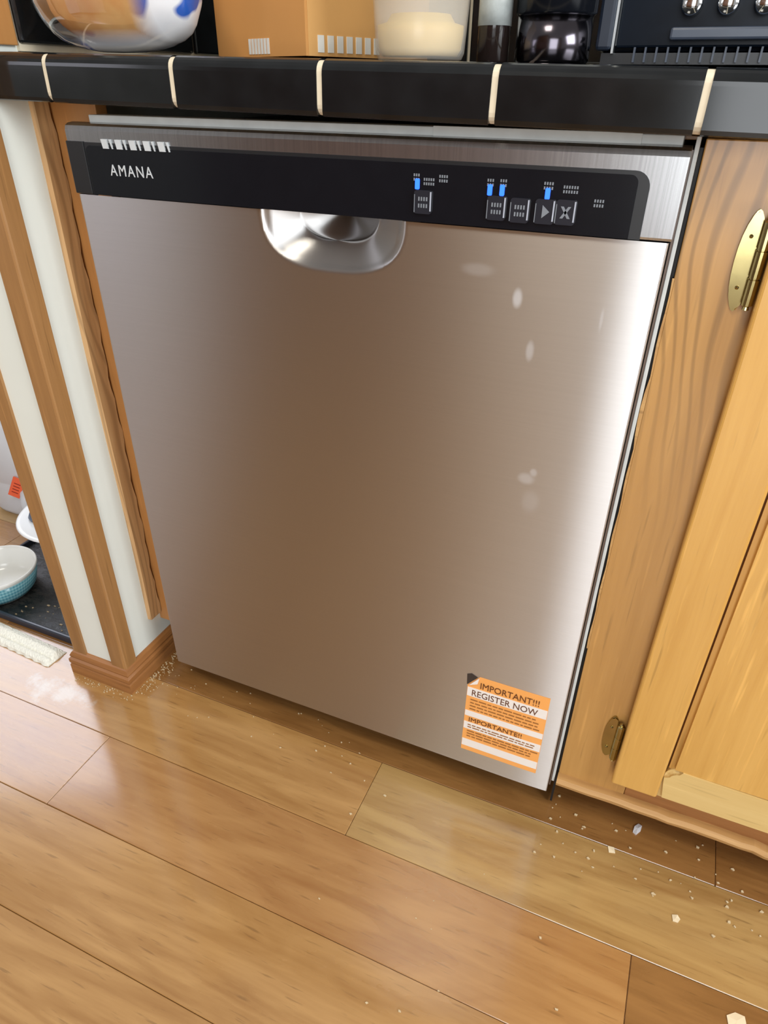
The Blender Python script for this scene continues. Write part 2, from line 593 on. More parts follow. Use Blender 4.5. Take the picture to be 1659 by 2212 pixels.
def swept(corners, prof):
    """corners: list of functions d -> (x, y)"""
    bm = bmesh.new()
    rings = [[bm.verts.new((*c(d), z)) for d, z in prof] for c in corners]
    for a, b in zip(rings[:-1], rings[1:]):
        for k in range(len(prof)):
            k2 = (k + 1) % len(prof)
            bm.faces.new((a[k], a[k2], b[k2], b[k]))
    bm.faces.new(rings[0])
    bm.faces.new(rings[-1][::-1])
    return bm


solo('baseboard_front', swept([lambda d: (WX0 - d, WY - d), lambda d: (WX1 + d, WY - d)], PROF), M_BASEX, (-0.123, WY, 0), 'moulded brown baseboard across the white wall end', 'baseboard', kind='structure')
solo('baseboard_side', swept([lambda d: (WX1 + d, WY - d), lambda d: (WX1 + d, 0.40)], PROF), M_BASE, (WX1, 0.1, 0), 'moulded brown baseboard running back beside the dishwasher', 'baseboard', kind='structure')
solo('baseboard_back', swept([lambda d: (WX0 - d, WY - d), lambda d: (WX0 - d, 1.3)], PROF), M_BASE, (WX0, 0.5, 0), 'moulded brown baseboard on the far side of the low wall', 'baseboard', kind='structure')

# oblique cream wall of the next room with its window, seen past the wall end
TH = math.radians(24)
far = thing('wall_far', (-1.02, 0.58, 0), 'cream wall with moulded baseboard beyond the jug', 'wall', rz=TH)
far['kind'] = 'structure'
OFF[far] = Vector((0, 0, 0))
obj('plaster', B(-1.3, 1.1, 0.0, 0.08, 0, 0.44), M_CREAM, far, local=True)
obj('plaster', B(-1.3, 1.1, 0.0, 0.08, 1.95, 2.45), M_CREAM, far, local=True)
bm = swept([lambda d: (-1.3, -d), lambda d: (1.1, -d)], [(0, 0), (.016, 0), (.016, .05), (.012, .056), (.015, .062), (.015, .105), (.008, .113), (.011, .118), (.004, .128), (0, .128)])
obj('moulded_baseboard', bm, M_CREAM, far, local=True)
fr = obj('window_frame', B(-1.3, 1.1, -0.01, 0.06, 0.44, 0.47), M_WALL, far, local=True)
for xx in (-0.82, 0.16, 0.9):
    obj('mullion', B(xx - .02, xx + .02, 0.0, 0.05, 0.47, 1.95), M_WALL, far, local=True)

t = NT('window_glass')
tr = t.n('ShaderNodeBsdfTransparent')
gl = t.n('ShaderNodeBsdfGlossy', i_Roughness=0.02)
mx = t.n('ShaderNodeMixShader')
mx.inputs[0].default_value = 0.05
t.l(tr.outputs[0], mx.inputs[1])
t.l(gl.outputs[0], mx.inputs[2])
t.l(mx.outputs[0], t.t.nodes['Material Output'].inputs['Surface'])
for xa_, xb_ in ((-1.3, -0.84), (-0.80, 0.14), (0.18, 0.88)):
    obj('window_pane', B(xa_, xb_, 0.022, 0.026, 0.47, 1.95), t.m, far, local=True)

# ------------------------------------------------------------------ back wall and counter
solo('wall_back', B(-0.071, 2.3, 0.62, 0.70, 0, 1.5), M_WALL, (0.6, 0.66, 0), 'wall behind the counter', 'wall', kind='structure')
TILT = 0.0165
ZT0 = 0.877


def zt(x):
    return ZT0 - TILT * x


ct = thing('counter', (0, 0, ZT0), 'black tiled kitchen counter with cream grout above the dishwasher', 'counter')
ct.rotation_euler = (0, TILT, 0)
FY, EH = -0.020, 0.0415   # front of the edge tiles, their height
obj('grout_bed', B(-0.068, 1.5, FY + 0.0009, 0.0085, ZT0 - EH + 0.0008, ZT0 - 0.0012, bev=0.008, seg=4), M_GROUT, ct)
obj('grout_bed', B(-0.068, 1.5, -0.004, 0.619, ZT0 - 0.024, ZT0 - 0.0014), M_GROUT, ct)


def edge_tile(L):
    """V-cap edge tile with a bullnose top: profile (y, z) from the front going up"""
    pts = [(FY + 0.028, ZT0 - EH + .002), (FY + 0.003, ZT0 - EH), (FY + 0.0008, ZT0 - EH + 0.001), (FY, ZT0 - EH + 0.004)]
    R = 0.011
    for k in range(7):
        a = math.radians(180 - 90 * k / 6)
        pts.append((FY + R + R * math.cos(a), ZT0 - R + R * math.sin(a)))
    pts += [(FY + 0.052, ZT0 + 0.0002), (FY + 0.0535, ZT0 - 0.001), (FY + 0.0535, ZT0 - 0.006), (FY + .028, ZT0 - .006)]
    bm = prism(bmesh.new(), pts, 'x', 0.0, L)
    bmesh.ops.triangulate(bm, faces=[f for f in bm.faces if len(f.verts) > 4])
    return bm


GP, GW = 0.15, 0.0052
first = None
for i in range(-1, 10):
    x0 = 0.009 + GP * i + GW / 2
    L = GP - GW
    if i == -1:
        o = obj('edge_tile', edge_tile(0.009 - GW / 2 + 0.068), M_BLACKTILE, ct)
        o.location = (-0.068, 0, 0)
        continue
    if first is None:
        first = obj('edge_tile', edge_tile(L), M_BLACKTILE, ct)
        o = first
    else:
        o = first.copy()
        C.objects.link(o)
    o.location = (x0, 0, 0)
ft = None
for i in range(-1, 10):
    for j in range(4):
        x0 = 0.009 + GP * i + GW / 2
        y0 = FY + 0.0535 + GW + j * GP
        if i == -1:
            bm = B(-0.068, 0.009 - GW / 2, y0, min(y0 + GP - GW, 0.618), ZT0 - 0.008, ZT0, bev=0.001, seg=1)
            obj('tile', bm, M_BLACKTILE, ct)
            continue
        if ft is None:
            ft = obj('tile', B(0, GP - GW, 0, 0.1349, ZT0 - 0.008, ZT0, bev=0.001, seg=1), M_BLACKTILE, ct)
            o = ft
        else:
            o = ft.copy()
            C.objects.link(o)
        o.location = (x0, y0, 0)

# splash tiles on the low wall and along the back wall
sp = thing('tile_splash', (WX1, 0.03, 0.885), 'black tile splash on the low wall at the left end of the counter', 'tiles')
obj('grout_bed', B(WX1, WX1 + 0.004, 0.0265, 0.615, 0.8795, 1.03), M_GROUT, sp)
for j in range(4):
    obj('tile', B(WX1 + 0.0012, WX1 + 0.009, 0.0265 + .149 * j, min(0.0265 + .149 * j + .144, .614), 0.886, 1.03, bev=0.003), M_BLACKTILE, sp)
sp2 = thing('back_splash', (0.6, 0.62, 0.88), 'black tile splash along the wall behind the counter', 'tiles')
obj('grout_bed', B(-0.06, 1.49, 0.6155, 0.62, 0.879, 1.04), M_GROUT, sp2)
for i in range(10):
    obj('tile', B(-0.058 + GP * i, -0.058 + GP * i + GP - GW, 0.609, 0.618, 0.882, 1.03, bev=0.002), M_BLACKTILE, sp2)
bm = B(0.682, 0.714, -0.0245, -0.0205, 0.815, 0.836, bev=0.0015)
box(bm, 0.682, 0.714, -0.0245, 0.012, 0.8130, 0.8160, bev=0.001)
solo('edge_clip', bm, plain('bright_chrome', lin(225, 230, 232), 0.12, 1.0), (0.698, -0.02, 0.813), 'small bright chrome clip hooked under the counter edge at the right', 'clip')

# ------------------------------------------------------------------ dishwasher
DW = 0.605
ZB, ZC, ZTOP = 0.050, 0.7515, 0.8170   # door bottom, console bottom, console top
dw = thing('dishwasher', (DW / 2, 0, 0), 'stainless steel built-in dishwasher with black control panel', 'dishwasher')
obj('tub_housing', B(0.008, 0.597, 0.052, 0.58, 0.052, 0.8120, bev=0.002), M_BLACK, dw)
obj('toe_panel', B(0.012, 0.593, 0.062, 0.070, 0.0005, 0.049), M_BLACK, dw)
PX, PZ, PU, PV = 0.3045, ZC + 0.0005, 0.0755, 0.0530


def door_y(x, z):
    """front surface of the door skin: stamped grip pocket and softly turned side edges"""
    y = 0.0
    r = (abs((x - PX) / PU) ** 2.7 + abs((PZ - z) / PV) ** 2.7) ** (1 / 2.7)
    if r < 1.10:
        # scoop: gets deeper towards the top, with a soft rolled lip
        q = max(0.0, 1.02 - r)
        f = max(0.0, min(1.0, (1.10 - r) / 0.20))
        y += 0.043 * q * (f * f * (3 - 2 * f))
    e = x - (DW - 0.050)
    if e > 0:
        y += 0.0012 * (e / 0.050) ** 2.2
    return y


xs = sorted(set([round(0.0 + 0.01 * i, 4) for i in range(61)] + [round(0.215 + 0.0022 * i, 4) for i in range(83)] + [round(0.555 + 0.0025 * i, 4) for i in range(21)] + [0.0008, 0.6042]))
zs = sorted(set([round(ZB + 0.02 * i, 4) for i in range(35)] + [round(0.690 + 0.0015 * i, 4) for i in range(42)] + [ZB + 0.0008]))
zs = [z for z in zs if z <= ZC - 0.0005]
bm = bmesh.new()
G = [[bm.verts.new((x, door_y(x, z), z)) for z in zs] for x in xs]
for i in range(len(xs) - 1):
    for j in range(len(zs) - 1):
        bm.faces.new((G[i][j], G[i + 1][j], G[i + 1][j + 1], G[i][j + 1]))
def skirt(edge, dx, dz):
    prev = edge
    for (k, yy) in ((0.5, 0.0005), (0.8, 0.0016), (0.8, 0.028)):
        cur = [bm.verts.new((v.co.x + dx * k * 0.0012, v.co.y + yy, v.co.z + dz * k * 0.0012)) for v in edge]
        for i in range(len(edge) - 1):
            bm.faces.new((prev[i], prev[i + 1], cur[i + 1], cur[i]))
        prev = cur
skirt(G[0], -1, 0)
skirt(G[-1], 1, 0)
skirt([g[0] for g in G], 0, -1)
obj('door_panel', bm, M_STEEL, dw, smooth=True, label='brushed stainless door skin with a stamped grip pocket')

# console: steel wrap around a black inset
bm = prism(bmesh.new(), [(0.050, ZC), (0.0, ZC), (-0.0012, ZC + 0.002), (-0.0012, ZTOP - 0.006), (0.0004, ZTOP - 0.002), (0.004, ZTOP), (0.0115, ZTOP + 0.001), (0.0115, ZC + .03), (0.050, ZC + 0.03)], 'x', -0.0005, 0.6075)
obj('control_panel', bm, M_STEEL2, dw, label='stainless console wrap above the door')
bm = prism(bmesh.new(), rrect(-0.0008, 0.5835, ZC - 0.0005, 0.8005, 0.012, (0, 0, 1, 0)), 'y', -0.0018, 0.0)
ins = obj('control_border', bm, M_BLACK, dw)
obj('grip_roof', B(0.215, 0.395, 0.0004, 0.049, ZC - 0.0012, ZC - 0.0001), M_BLACK, dw)
bm = prism(bmesh.new(), rrect(0.0235, 0.5745, ZC - 0.0004, 0.7975, 0.006, (0, 0, 1, 1)), 'y', -0.0024, -0.0010)
obj('control_face', bm, M_INSET, dw)
obj('end_cap', B(-0.0012, 0.0215, -0.0030, 0.002, ZC - 0.0002, 0.8010, bev=0.0006), M_BLACK, dw)
YF = -0.0026
for i in range(5):
    x = 0.0465 + 0.0178 * i
    v = obj('vent', prism(bmesh.new(), [(x + .0016, .7955), (x + .0088, .7955), (x + .0070, .8040), (x, .8040)], 'y', -0.0034, -0.0012), M_WHITEM, dw)
    obj('vent_slit', prism(bmesh.new(), [(x + .0130, .7955), (x + .0142, .7955), (x + .0120, .8040), (x + .0104, .8040)], 'y', -0.0034, -0.0012), M_WHITEM, v)
obj('brand_lettering', text_bm('AMANA', 0.0150, 0.0515, YF, 0.7708, 0.0003, xscale=0.90, spacing=1.24), M_WHITEM, dw)
t = NT('button_plastic')
t.set(Base_Color=(0.02, 0.022, 0.03, 1), Roughness=0.18)
M_BTN = t.m
M_HIGHLIGHT = plain('button_highlight', lin(170, 176, 190), 0.3)
for bx, bz in ((0.3985, 0.7675), (0.4645, 0.7670), (0.4845, 0.7665), (0.5055, 0.7670), (0.5225, 0.7675)):
    b = obj('button', prism(bmesh.new(), rrect(bx - .0082, bx + .0082, bz - .0095, bz + .0095, 0.0025), 'y', -0.0042, -0.0020), M_BTN, dw)
    obj('button_edge_highlight', B(bx + .0066, bx + .0079, bz - .0078, bz + .0082, -0.0046 + .0002, -0.0040) if False else B(bx + .0066, bx + .0078, -0.0046, -0.0040, bz - .0070, bz + .0085), M_HIGHLIGHT, b)  # pale strip painting the highlight on the button's right edge
    obj('button_edge_highlight', B(bx - .0080, bx - .0074, -0.0045, -0.0040, bz - .0085, bz + .0060), M_DIMMARK, b)
    bm = bmesh.new()
    if bx < 0.5:
        for r in range(2):
            for q in range(4):
                xx = bx - .0042 + q * .0024
                box(bm, xx, xx + .0013, -0.0045, -0.0041, bz + .001 - r * .0055, bz + .0042 - r * .0055)
    elif bx < 0.51:
        prism(bm, [(bx - .002, bz - .005), (bx + .004, bz), (bx - .002, bz + .005)], 'y', -0.0045, -0.0041)
    else:
        for s in (-1, 1):
            prism(bm, [(bx - .003 * s - .0012, bz - .0045), (bx - .003 * s + .0012, bz - .0045), (bx + .003 * s + .0012, bz + .0045), (bx + .003 * s - .0012, bz + .0045)], 'y', -0.0045, -0.0041)
    obj('button_print', bm, M_DIMMARK, b)
t = NT('blue_light')
t.set(Base_Color=(0.02, 0.1, 1, 1), Emission_Color=(0.012, 0.10, 1.0, 1), Emission_Strength=2.6)
M_LED = t.m
for lx, lz in ((0.3925, 0.7815), (0.4575, 0.7805), (0.4680, 0.7808), (0.5060, 0.7805)):
    obj('indicator_light', prism(bmesh.new(), rrect(lx - .0020, lx + .0020, lz - .0042, lz + .0042, 0.001), 'y', -0.0034, -0.0022), M_LED, dw)
for gx, gz, nq in ((0.392, .7885, 3), (0.4035, .7855, 5), (0.4165, .7885, 4), (0.458, .7878, 3), (0.469, .7880, 3), (0.5065, .7880, 4), (0.5245, .7862, 6), (0.5480, .7775, 4)):
    bm = bmesh.new()
    for r in range(2):
        for q in range(nq):
            xx = gx + (q - nq / 2) * .0021
            box(bm, xx, xx + .0012, -0.0029, -0.0023, gz - r * .0034 - .0011, gz - r * .0034 + .0011)
    obj('legend', bm, M_DIMMARK, dw)
obj('top_strip', B(0.022, 0.600, 0.012, 0.034, 0.8130, 0.8245, bev=0.0008), M_LTGREY, dw, label='pale grey strip under the counter')
obj('strip_bracket', B(0.40, 0.57, 0.0105, 0.0118, 0.8160, 0.8252, bev=0.0004), M_LTGREY, dw)
obj('door_gasket', B(0.6068, 0.6086, 0.012, 0.034, 0.052, 0.815), plain('brown_grey_gasket', lin(92, 76, 66), 0.4), dw)
obj('side_flange', B(0.6088, 0.6122, 0.013, 0.020, 0.060, 0.824, bev=0.0006), M_LTGREY, dw, label='pale metal flange beside the door')
obj('edge_seal', B(0.6124, 0.6152, 0.024, 0.060, 0.004, 0.816), M_RUBBER, dw)

# registration sticker on the lower right of the door
M_ORANGE = plain('sticker_orange', lin(243, 170, 92), 0.5, noise=0.02)
M_STWHITE = plain('sticker_white', lin(236, 230, 224), 0.5, noise=0.02)
M_INK = plain('sticker_ink', lin(96, 52, 20), 0.6)
SX0, SX1, SZ0, SZ1 = 0.4835, 0.5875, 0.0795, 0.2225


def on_door(bm, off):
    for v in bm.verts:
        v.co.y += door_y(v.co.x, v.co.z) - off
    return bm


def grid_poly(x0, x1, z0, z1, th, cut=False, nx=8):
    """thin sheet following the door"""
    bm = bmesh.new()
    f, b = [], []
    for i in range(nx + 1):
        x = x0 + (x1 - x0) * i / nx
        top = z1
        if cut and x < x0 + 0.014:
            top = z1 - (x0 + 0.014 - x) * 1.35
        f.append((bm.verts.new((x, -th, z0)), bm.verts.new((x, -th, top))))
        b.append((bm.verts.new((x, 0, z0)), bm.verts.new((x, 0, top))))
    for i in range(nx):
        bm.faces.new((f[i][0], f[i + 1][0], f[i + 1][1], f[i][1]))
        bm.faces.new((b[i][0], b[i][1], b[i + 1][1], b[i + 1][0]))
        bm.faces.new((f[i][1], f[i + 1][1], b[i + 1][1], b[i][1]))
        bm.faces.new((f[i][0], b[i][0], b[i + 1][0], f[i + 1][0]))
    bm.faces.new((f[0][0], f[0][1], b[0][1], b[0][0]))
    bm.faces.new((f[-1][0], b[-1][0], b[-1][1], f[-1][1]))
    return bm


stk = obj('registration_sticker', on_door(grid_poly(SX0, SX1, SZ0, SZ1, 0.0003, True, 14), 0.0002), M_ORANGE, dw, label='orange and white registration sticker with one peeled corner')
H = SZ1 - SZ0
for fz0, fz1 in ((0.735, 0.845), (0.475, 0.545), (0.30, 0.395), (0.06, 0.155)):
    obj('white_band', on_door(grid_poly(SX0 + .0005, SX1 - .0005, SZ0 + H * fz0, SZ0 + H * fz1, 0.0002), 0.0006), M_STWHITE, stk)
for s, fz, sz in (('IMPORTANT!!!', 0.865, 0.0150), ('REGISTER NOW', 0.750, 0.0150), ('IMPORTANTE!!', 0.405, 0.0115)):
    obj('lettering', on_door(text_bm(s, sz, SX0 + (0.016 if fz > 0.8 else 0.006), 0, SZ0 + H * fz, 0.0001, xscale=0.80 if fz > .5 else 0.95), 0.0010), M_INK, stk)
bm = bmesh.new()
for fz in (0.69, 0.65, 0.61, 0.57, 0.355, 0.325, 0.27, 0.235, 0.20):
    x = SX0 + 0.006
    while x < SX1 - 0.012:
        w = random.uniform(0.003, 0.011)
        box(bm, x, x + w, -0.0002, 0, SZ0 + H * fz, SZ0 + H * fz + 0.0017)
        x += w + 0.0016
tag(obj('small_print', on_door(bm, 0.0009), plain('sticker_small_ink', lin(150, 98, 46), 0.6), stk), kind='stuff')
bm = prism(bmesh.new(), [(SX0 - .001, SZ1 - .019), (SX0 + .012, SZ1 - .002), (SX0 + .004, SZ1 + .002), (SX0 - .002, SZ1 - .001)], 'y', -0.0004, 0)
obj('sticker_corner_shadow', on_door(bm, 0.0001), plain('dark_corner_shadow', lin(54, 44, 38), 0.7), stk)  # dark patch painting the shadow at the peeled corner
bm = prism(bmesh.new(), [(SX0 + .002, SZ1 - .018), (SX0 + .0145, SZ1 - .001), (SX0 + .013, SZ1 - .012)], 'y', -0.0020, -.0015)
obj('peeled_corner', on_door(bm, 0.0), M_STWHITE, stk)

# ------------------------------------------------------------------ base cabinet right of the dishwasher
cb = thing('base_cabinet', (0.9, 0.02, 0), 'honey coloured wooden base cabinet at the right of the dishwasher', 'cabinet')
CX0 = 0.6155
obj('carcass', B(CX0, 1.45, 0.041, 0.60, 0.085, 0.812), M_STILE, cb)
obj('toe_board', B(CX0, 1.45, 0.092, 0.105, 0.0, 0.085), M_BASEX, cb)
obj('frame_stile', B(CX0, 0.700, 0.020, 0.0405, 0.066, 0.8225, bev=0.001), M_STILE, cb)
obj('frame_rail', B(0.7003, 1.45, 0.020, 0.0405, 0.066, 0.130, bev=0.001), M_BASEX, cb)
obj('frame_rail', B(0.7003, 1.45, 0.020, 0.0405, 0.775, 0.810, bev=0.001), M_DOORX, cb)
# pale chipped edge of the stile along the dishwasher gap
bm = bmesh.new()
vs = []
for i in range(30):
    z = 0.30 + 0.42 * i / 29
    w = 0.0012 + 0.0006 * math.sin(i * 1.3) + (0.0012 if 18 < i < 23 else 0)
    vs.append((bm.verts.new((CX0 - w, 0.0195, z)), bm.verts.new((CX0 + 0.0006, 0.0195, z)), bm.verts.new((CX0 - w, 0.0225, z))))
for a, b in zip(vs[:-1], vs[1:]):
    bm.faces.new((a[0], b[0], b[1], a[1]))
    bm.faces.new((a[2], b[2], b[0], a[0]))
obj('chipped_edge', bm, M_SHOE, cb, label='pale chipped edge of the frame')
# worn shoe strip along the foot of the frame
bm = bmesh.new()
rings = []
for i in range(60):
    x = CX0 + (1.45 - CX0) * i / 59
    j = random.uniform(-.0006, .0006)
    sag = -0.0025 if 17 < i < 22 else 0
    rings.append([bm.verts.new((x, y, z + sag)) for y, z in ((0.020, 0.060), (0.009 + j, 0.060), (0.0075 + j, 0.066 + j), (0.011 + j, 0.0715 + j), (0.020, 0.073 + j))])
for a, b in zip(rings[:-1], rings[1:]):
    for k in range(5):
        bm.faces.new((a[k], a[(k + 1) % 5], b[(k + 1) % 5], b[k]))
bm.faces.new(rings[0])
bm.faces.new(rings[-1][::-1])
obj('shoe_strip', bm, M_SHOE, cb, label='pale worn strip along the foot of the cabinet')

DX0, DX1, DZ0, DZ1 = 0.6795, 1.09, 0.110, 0.790
door = obj('door', B(DX0 + .002, DX1 - .002, 0.0125, 0.0195, DZ0 + .002, DZ1 - .002), M_GROOVE, cb)
SW = 0.0545
obj('door_stile', B(DX0, DX0 + SW, 0.0, 0.0125, DZ0, DZ1, bev=0.003, seg=3), M_DOOR, door)
obj('door_stile', B(DX1 - SW, DX1, 0.0, 0.0125, DZ0, DZ1, bev=0.003, seg=3), M_DOOR, door)
bm = prism(bmesh.new(), rrect(DX0 + SW + .0004, DX1 - SW - .0004, DZ0, DZ0 + 0.058, 0.018, (0, 0, 0, 1)), 'y', 0.0006, 0.0125)
bmesh.ops.bevel(bm, geom=[e for e in bm.edges if all(abs(v.co.y - 0.0006) < 1e-5 for v in e.verts)], offset=0.005, segments=3, affect='EDGES')
obj('door_rail', bm, M_WORN, door, label='pale worn bottom rail')
obj('door_rail', B(DX0 + SW + .0004, DX1 - SW - .0004, 0.0, 0.0125, DZ1 - 0.058, DZ1, bev=0.003), M_DOORX, door)
bm = prism(bmesh.new(), [(DX0 + SW + .003, DZ0 + .052), (DX1 - SW - .003, DZ0 + .052), (DX1 - SW - .003, DZ1 - .061), (DX0 + SW + .003, DZ1 - .061)], 'y', 0.002, 0.0125)
bmesh.ops.bevel(bm, geom=[e for e in bm.edges if all(abs(v.co.y - 0.002) < 1e-5 for v in e.verts)], offset=0.006, segments=2, affect='EDGES')
obj('door_inset', bm, M_DOOR, door)
for hz, hh in ((0.738, 0.039), (0.172, 0.036)):
    # leaf on the face frame with pointed rounded ends, barrel against the door edge
    pts = []
    for k in range(24):
        a = 2 * math.pi * k / 24
        ww = 0.0088
        pts.append((0.6655 + ww * math.cos(a) * (1 - 0.25 * abs(math.sin(a)) ** 4), hz + hh * math.sin(a)))
    bm = prism(bmesh.new(), pts, 'y', 0.0165, 0.0199)
    bmesh.ops.bevel(bm, geom=[e for e in bm.edges if all(abs(v.co.y - 0.0165) < 1e-5 for v in e.verts)], offset=0.0014, segments=2, affect='EDGES')
    hg = obj('hinge', bm, M_BRASS, door, smooth=False)
    # barrel joined to the hinge mesh
    bm = bmesh.new()
    bm.from_mesh(hg.data)
    org = OFF[hg]
    hl = hh * 0.80
    prof = [(0.0045 * s, hz + hl * q) for s, q in ((0.0, -1.16), (0.6, -1.12), (0.5, -1.04), (1, -1.0), (1, -0.36), (0.85, -0.35), (0.85, -0.33), (1, -0.32), (1, 0.32), (0.85, 0.33), (0.85, 0.35), (1, 0.36), (1, 1.0), (0.5, 1.04), (0.6, 1.12), (0.0, 1.16))]
    b2 = bmesh.new()
    lathe(b2, prof, 0.6742, 0.0115, 14)
    tmp = bpy.data.meshes.new('tmp')
    bmesh.ops.translate(b2, vec=-org, verts=b2.verts)
    b2.to_mesh(tmp)
    b2.free()
    bm.from_mesh(tmp)
    bpy.data.meshes.remove(tmp)
    for q in (-0.5, 0.5):
        r = bmesh.ops.create_uvsphere(bm, u_segments=10, v_segments=6, radius=0.0016)
        bmesh.ops.translate(bm, vec=Vector((0.6640, 0.0162, hz + hh * q)) - org, verts=r['verts'])
    bmesh.ops.recalc_face_normals(bm, faces=bm.faces)
    bm.to_mesh(hg.data)
    bm.free()
    hg['label'] = 'antique brass hinge'

# ------------------------------------------------------------------ opposite side of the kitchen (it shows only as reflections)
rw = thing('wall_rear', (0.6, -2.7, 0), 'rear kitchen wall with a glazed door behind the viewer', 'wall')
rw['kind'] = 'structure'
M_UNSEEN_CAB = wood('unseen_cabinet_wood', lin(120, 78, 46), lin(88, 54, 30), 'Z', 0.5)
M_REAR = plain('beige_paint', lin(150, 128, 104), 0.6, noise=0.02, nscale=9)
obj('plaster', B(-1.4, 0.44, -2.74, -2.68, 0, 2.45), M_REAR, rw)
obj('plaster', B(-3.1, -1.4, -2.74, -2.68, 0, 2.45), M_WALL, rw)
obj('plaster', B(1.66, 2.6, -2.74, -2.68, 0, 2.45), M_REAR, rw)
obj('plaster', B(0.44, 1.66, -2.74, -2.68, 2.02, 2.45), M_REAR, rw)
obj('plaster', B(0.44, 1.66, -2.74, -2.68, 0, 0.22), M_REAR, rw)
op = thing('unseen_cabinet', (-0.55, -2.2, 0), 'tall wooden cabinet added unseen behind the viewer for brown reflections', 'cabinet')  # added out of view so the steel reflects dark brown
obj('carcass', B(-1.35, 0.25, -2.5, -2.02, 0.0, 2.35, bev=0.004), M_UNSEEN_CAB, op)
for i in range(3):
    x0 = -1.345 + 0.533 * i
    obj('door', B(x0, x0 + .525, -2.019, -2.0, 0.11, 1.3, bev=0.004), M_UNSEEN_CAB, op)
    obj('door', B(x0, x0 + .525, -2.019, -2.0, 1.32, 2.33, bev=0.004), M_UNSEEN_CAB, op)

# ------------------------------------------------------------------ things on the counter
def on_top(x):
    return zt(x) + 0.0006


# bread in a clear printed bag
bx, by = 0.048, 0.052
br = thing('bread_bag', (bx, by, on_top(-0.05)), 'clear plastic bread bag with blue and white print holding an orange brown loaf', 'bread')


def blob(cx, cy, z0, rx, ry, h, seed, amp, p=2.6, nu=36, nv=18):
    bm = bmesh.new()
    rnd = random.Random(seed)
    ph = [rnd.uniform(0, 6.28) for _ in range(6)]
    rows_ = []
    for j in range(nv + 1):
        t_ = -math.pi / 2 + math.pi * j / nv
        row = []
        for i in range(nu):
            a = 2 * math.pi * i / nu
            sg = lambda q: math.copysign(abs(q) ** (2 / p), q)
            n_ = 1 + amp * (math.sin(5 * a + ph[0] + 2 * t_) + math.sin(9 * a + ph[1]) * 0.6 + math.sin(7 * t_ + 4 * a + ph[2]) * 0.8) / 2.4
            x = rx * sg(math.cos(t_)) * sg(math.cos(a)) * n_
            y = ry * sg(math.cos(t_)) * sg(math.sin(a)) * n_
            z = h / 2 * sg(math.sin(t_))
            row.append(bm.verts.new((cx + x, cy + y, z0 + h / 2 + z)))
        rows_.append(row)
    for j in range(nv):
        for i in range(nu):
            bm.faces.new((rows_[j][i], rows_[j][(i + 1) % nu], rows_[j + 1][(i + 1) % nu], rows_[j + 1][i]))
    bmesh.ops.remove_doubles(bm, verts=bm.verts, dist=1e-5)
    return bm


t = NT('bread_crust')
nz = t.n('ShaderNodeTexNoise', i_Scale=18.0, i_Detail=5.0)
t.l(t.coords(), nz.inputs['Vector'])
t.l(t.ramp(nz.outputs['Fac'], [(0.35, lin(206, 140, 74)), (0.65, lin(228, 184, 120))]), t.b.inputs['Base Color'])
t.set(Roughness=0.7)
obj('loaf', blob(bx - .004, by + .002, on_top(-0.02) + .008, 0.078, 0.034, 0.098, 3, 0.02), t.m, br, smooth=True)
t = NT('clear_printed_film')
out = t.t.nodes['Material Output']
tr = t.n('ShaderNodeBsdfTransparent')
gl = t.n('ShaderNodeBsdfGlossy', i_Roughness=0.06)
gl.inputs[0].default_value = (0.95, 0.95, 0.97, 1)
m1 = t.n('ShaderNodeMixShader')
lw = t.n('ShaderNodeLayerWeight', i_Blend=0.35)
t.l(lw.outputs['Facing'], m1.inputs[0])
t.l(tr.outputs[0], m1.inputs[1])
t.l(gl.outputs[0], m1.inputs[2])
nz = t.n('ShaderNodeTexNoise', i_Scale=17.0, i_Detail=3.0)
t.l(t.coords(), nz.inputs['Vector'])
sep = t.n('ShaderNodeSeparateXYZ')
t.l(t.coords(), sep.inputs[0])
xa = t.n('ShaderNodeMath', operation='ABSOLUTE')
sx_ = t.n('ShaderNodeMath', operation='SUBTRACT', i_1=0.005)
t.l(sep.outputs[0], sx_.inputs[0])
xa.operation = 'MULTIPLY_ADD'
xa.inputs[1].default_value = 1.0
xa.inputs[2].default_value = 0.0
t.l(sx_.outputs[0], xa.inputs[0])
ends = t.n('ShaderNodeMapRange', i_1=0.040, i_2=0.062, i_3=0.0, i_4=0.95)
t.l(xa.outputs[0], ends.inputs[0])
low = t.n('ShaderNodeMapRange', i_1=0.018, i_2=0.006, i_3=0.0, i_4=0.8)
t.l(sep.outputs[2], low.inputs[0])
mxm = t.n('ShaderNodeMath', operation='MAXIMUM')
t.l(ends.outputs[0], mxm.inputs[0])
t.l(low.outputs[0], mxm.inputs[1])
fac = t.n('ShaderNodeMath', operation='MULTIPLY')
t.l(mxm.outputs[0], fac.inputs[0])
t.l(t.ramp(nz.outputs['Fac'], [(0.40, (0, 0, 0)), (0.50, (1, 1, 1))]), fac.inputs[1])
nz2 = t.n('ShaderNodeTexNoise', i_Scale=22.0, i_Detail=1.0)
t.l(t.coords((1, 1, 1.7)), nz2.inputs['Vector'])
t.l(t.ramp(nz2.outputs['Fac'], [(0.42, lin(40, 90, 180)), (0.48, lin(228, 230, 234))]), t.b.inputs['Base Color'])
t.set(Roughness=0.25)
m2 = t.n('ShaderNodeMixShader')
t.l(fac.outputs[0], m2.inputs[0])
t.l(m1.outputs[0], m2.inputs[1])
t.l(t.b.outputs[0], m2.inputs[2])
t.l(m2.outputs[0], out.inputs['Surface'])
obj('printed_bag', blob(bx, by, on_top(-0.03), 0.096, 0.042, 0.112, 11, 0.05), t.m, br, smooth=True)

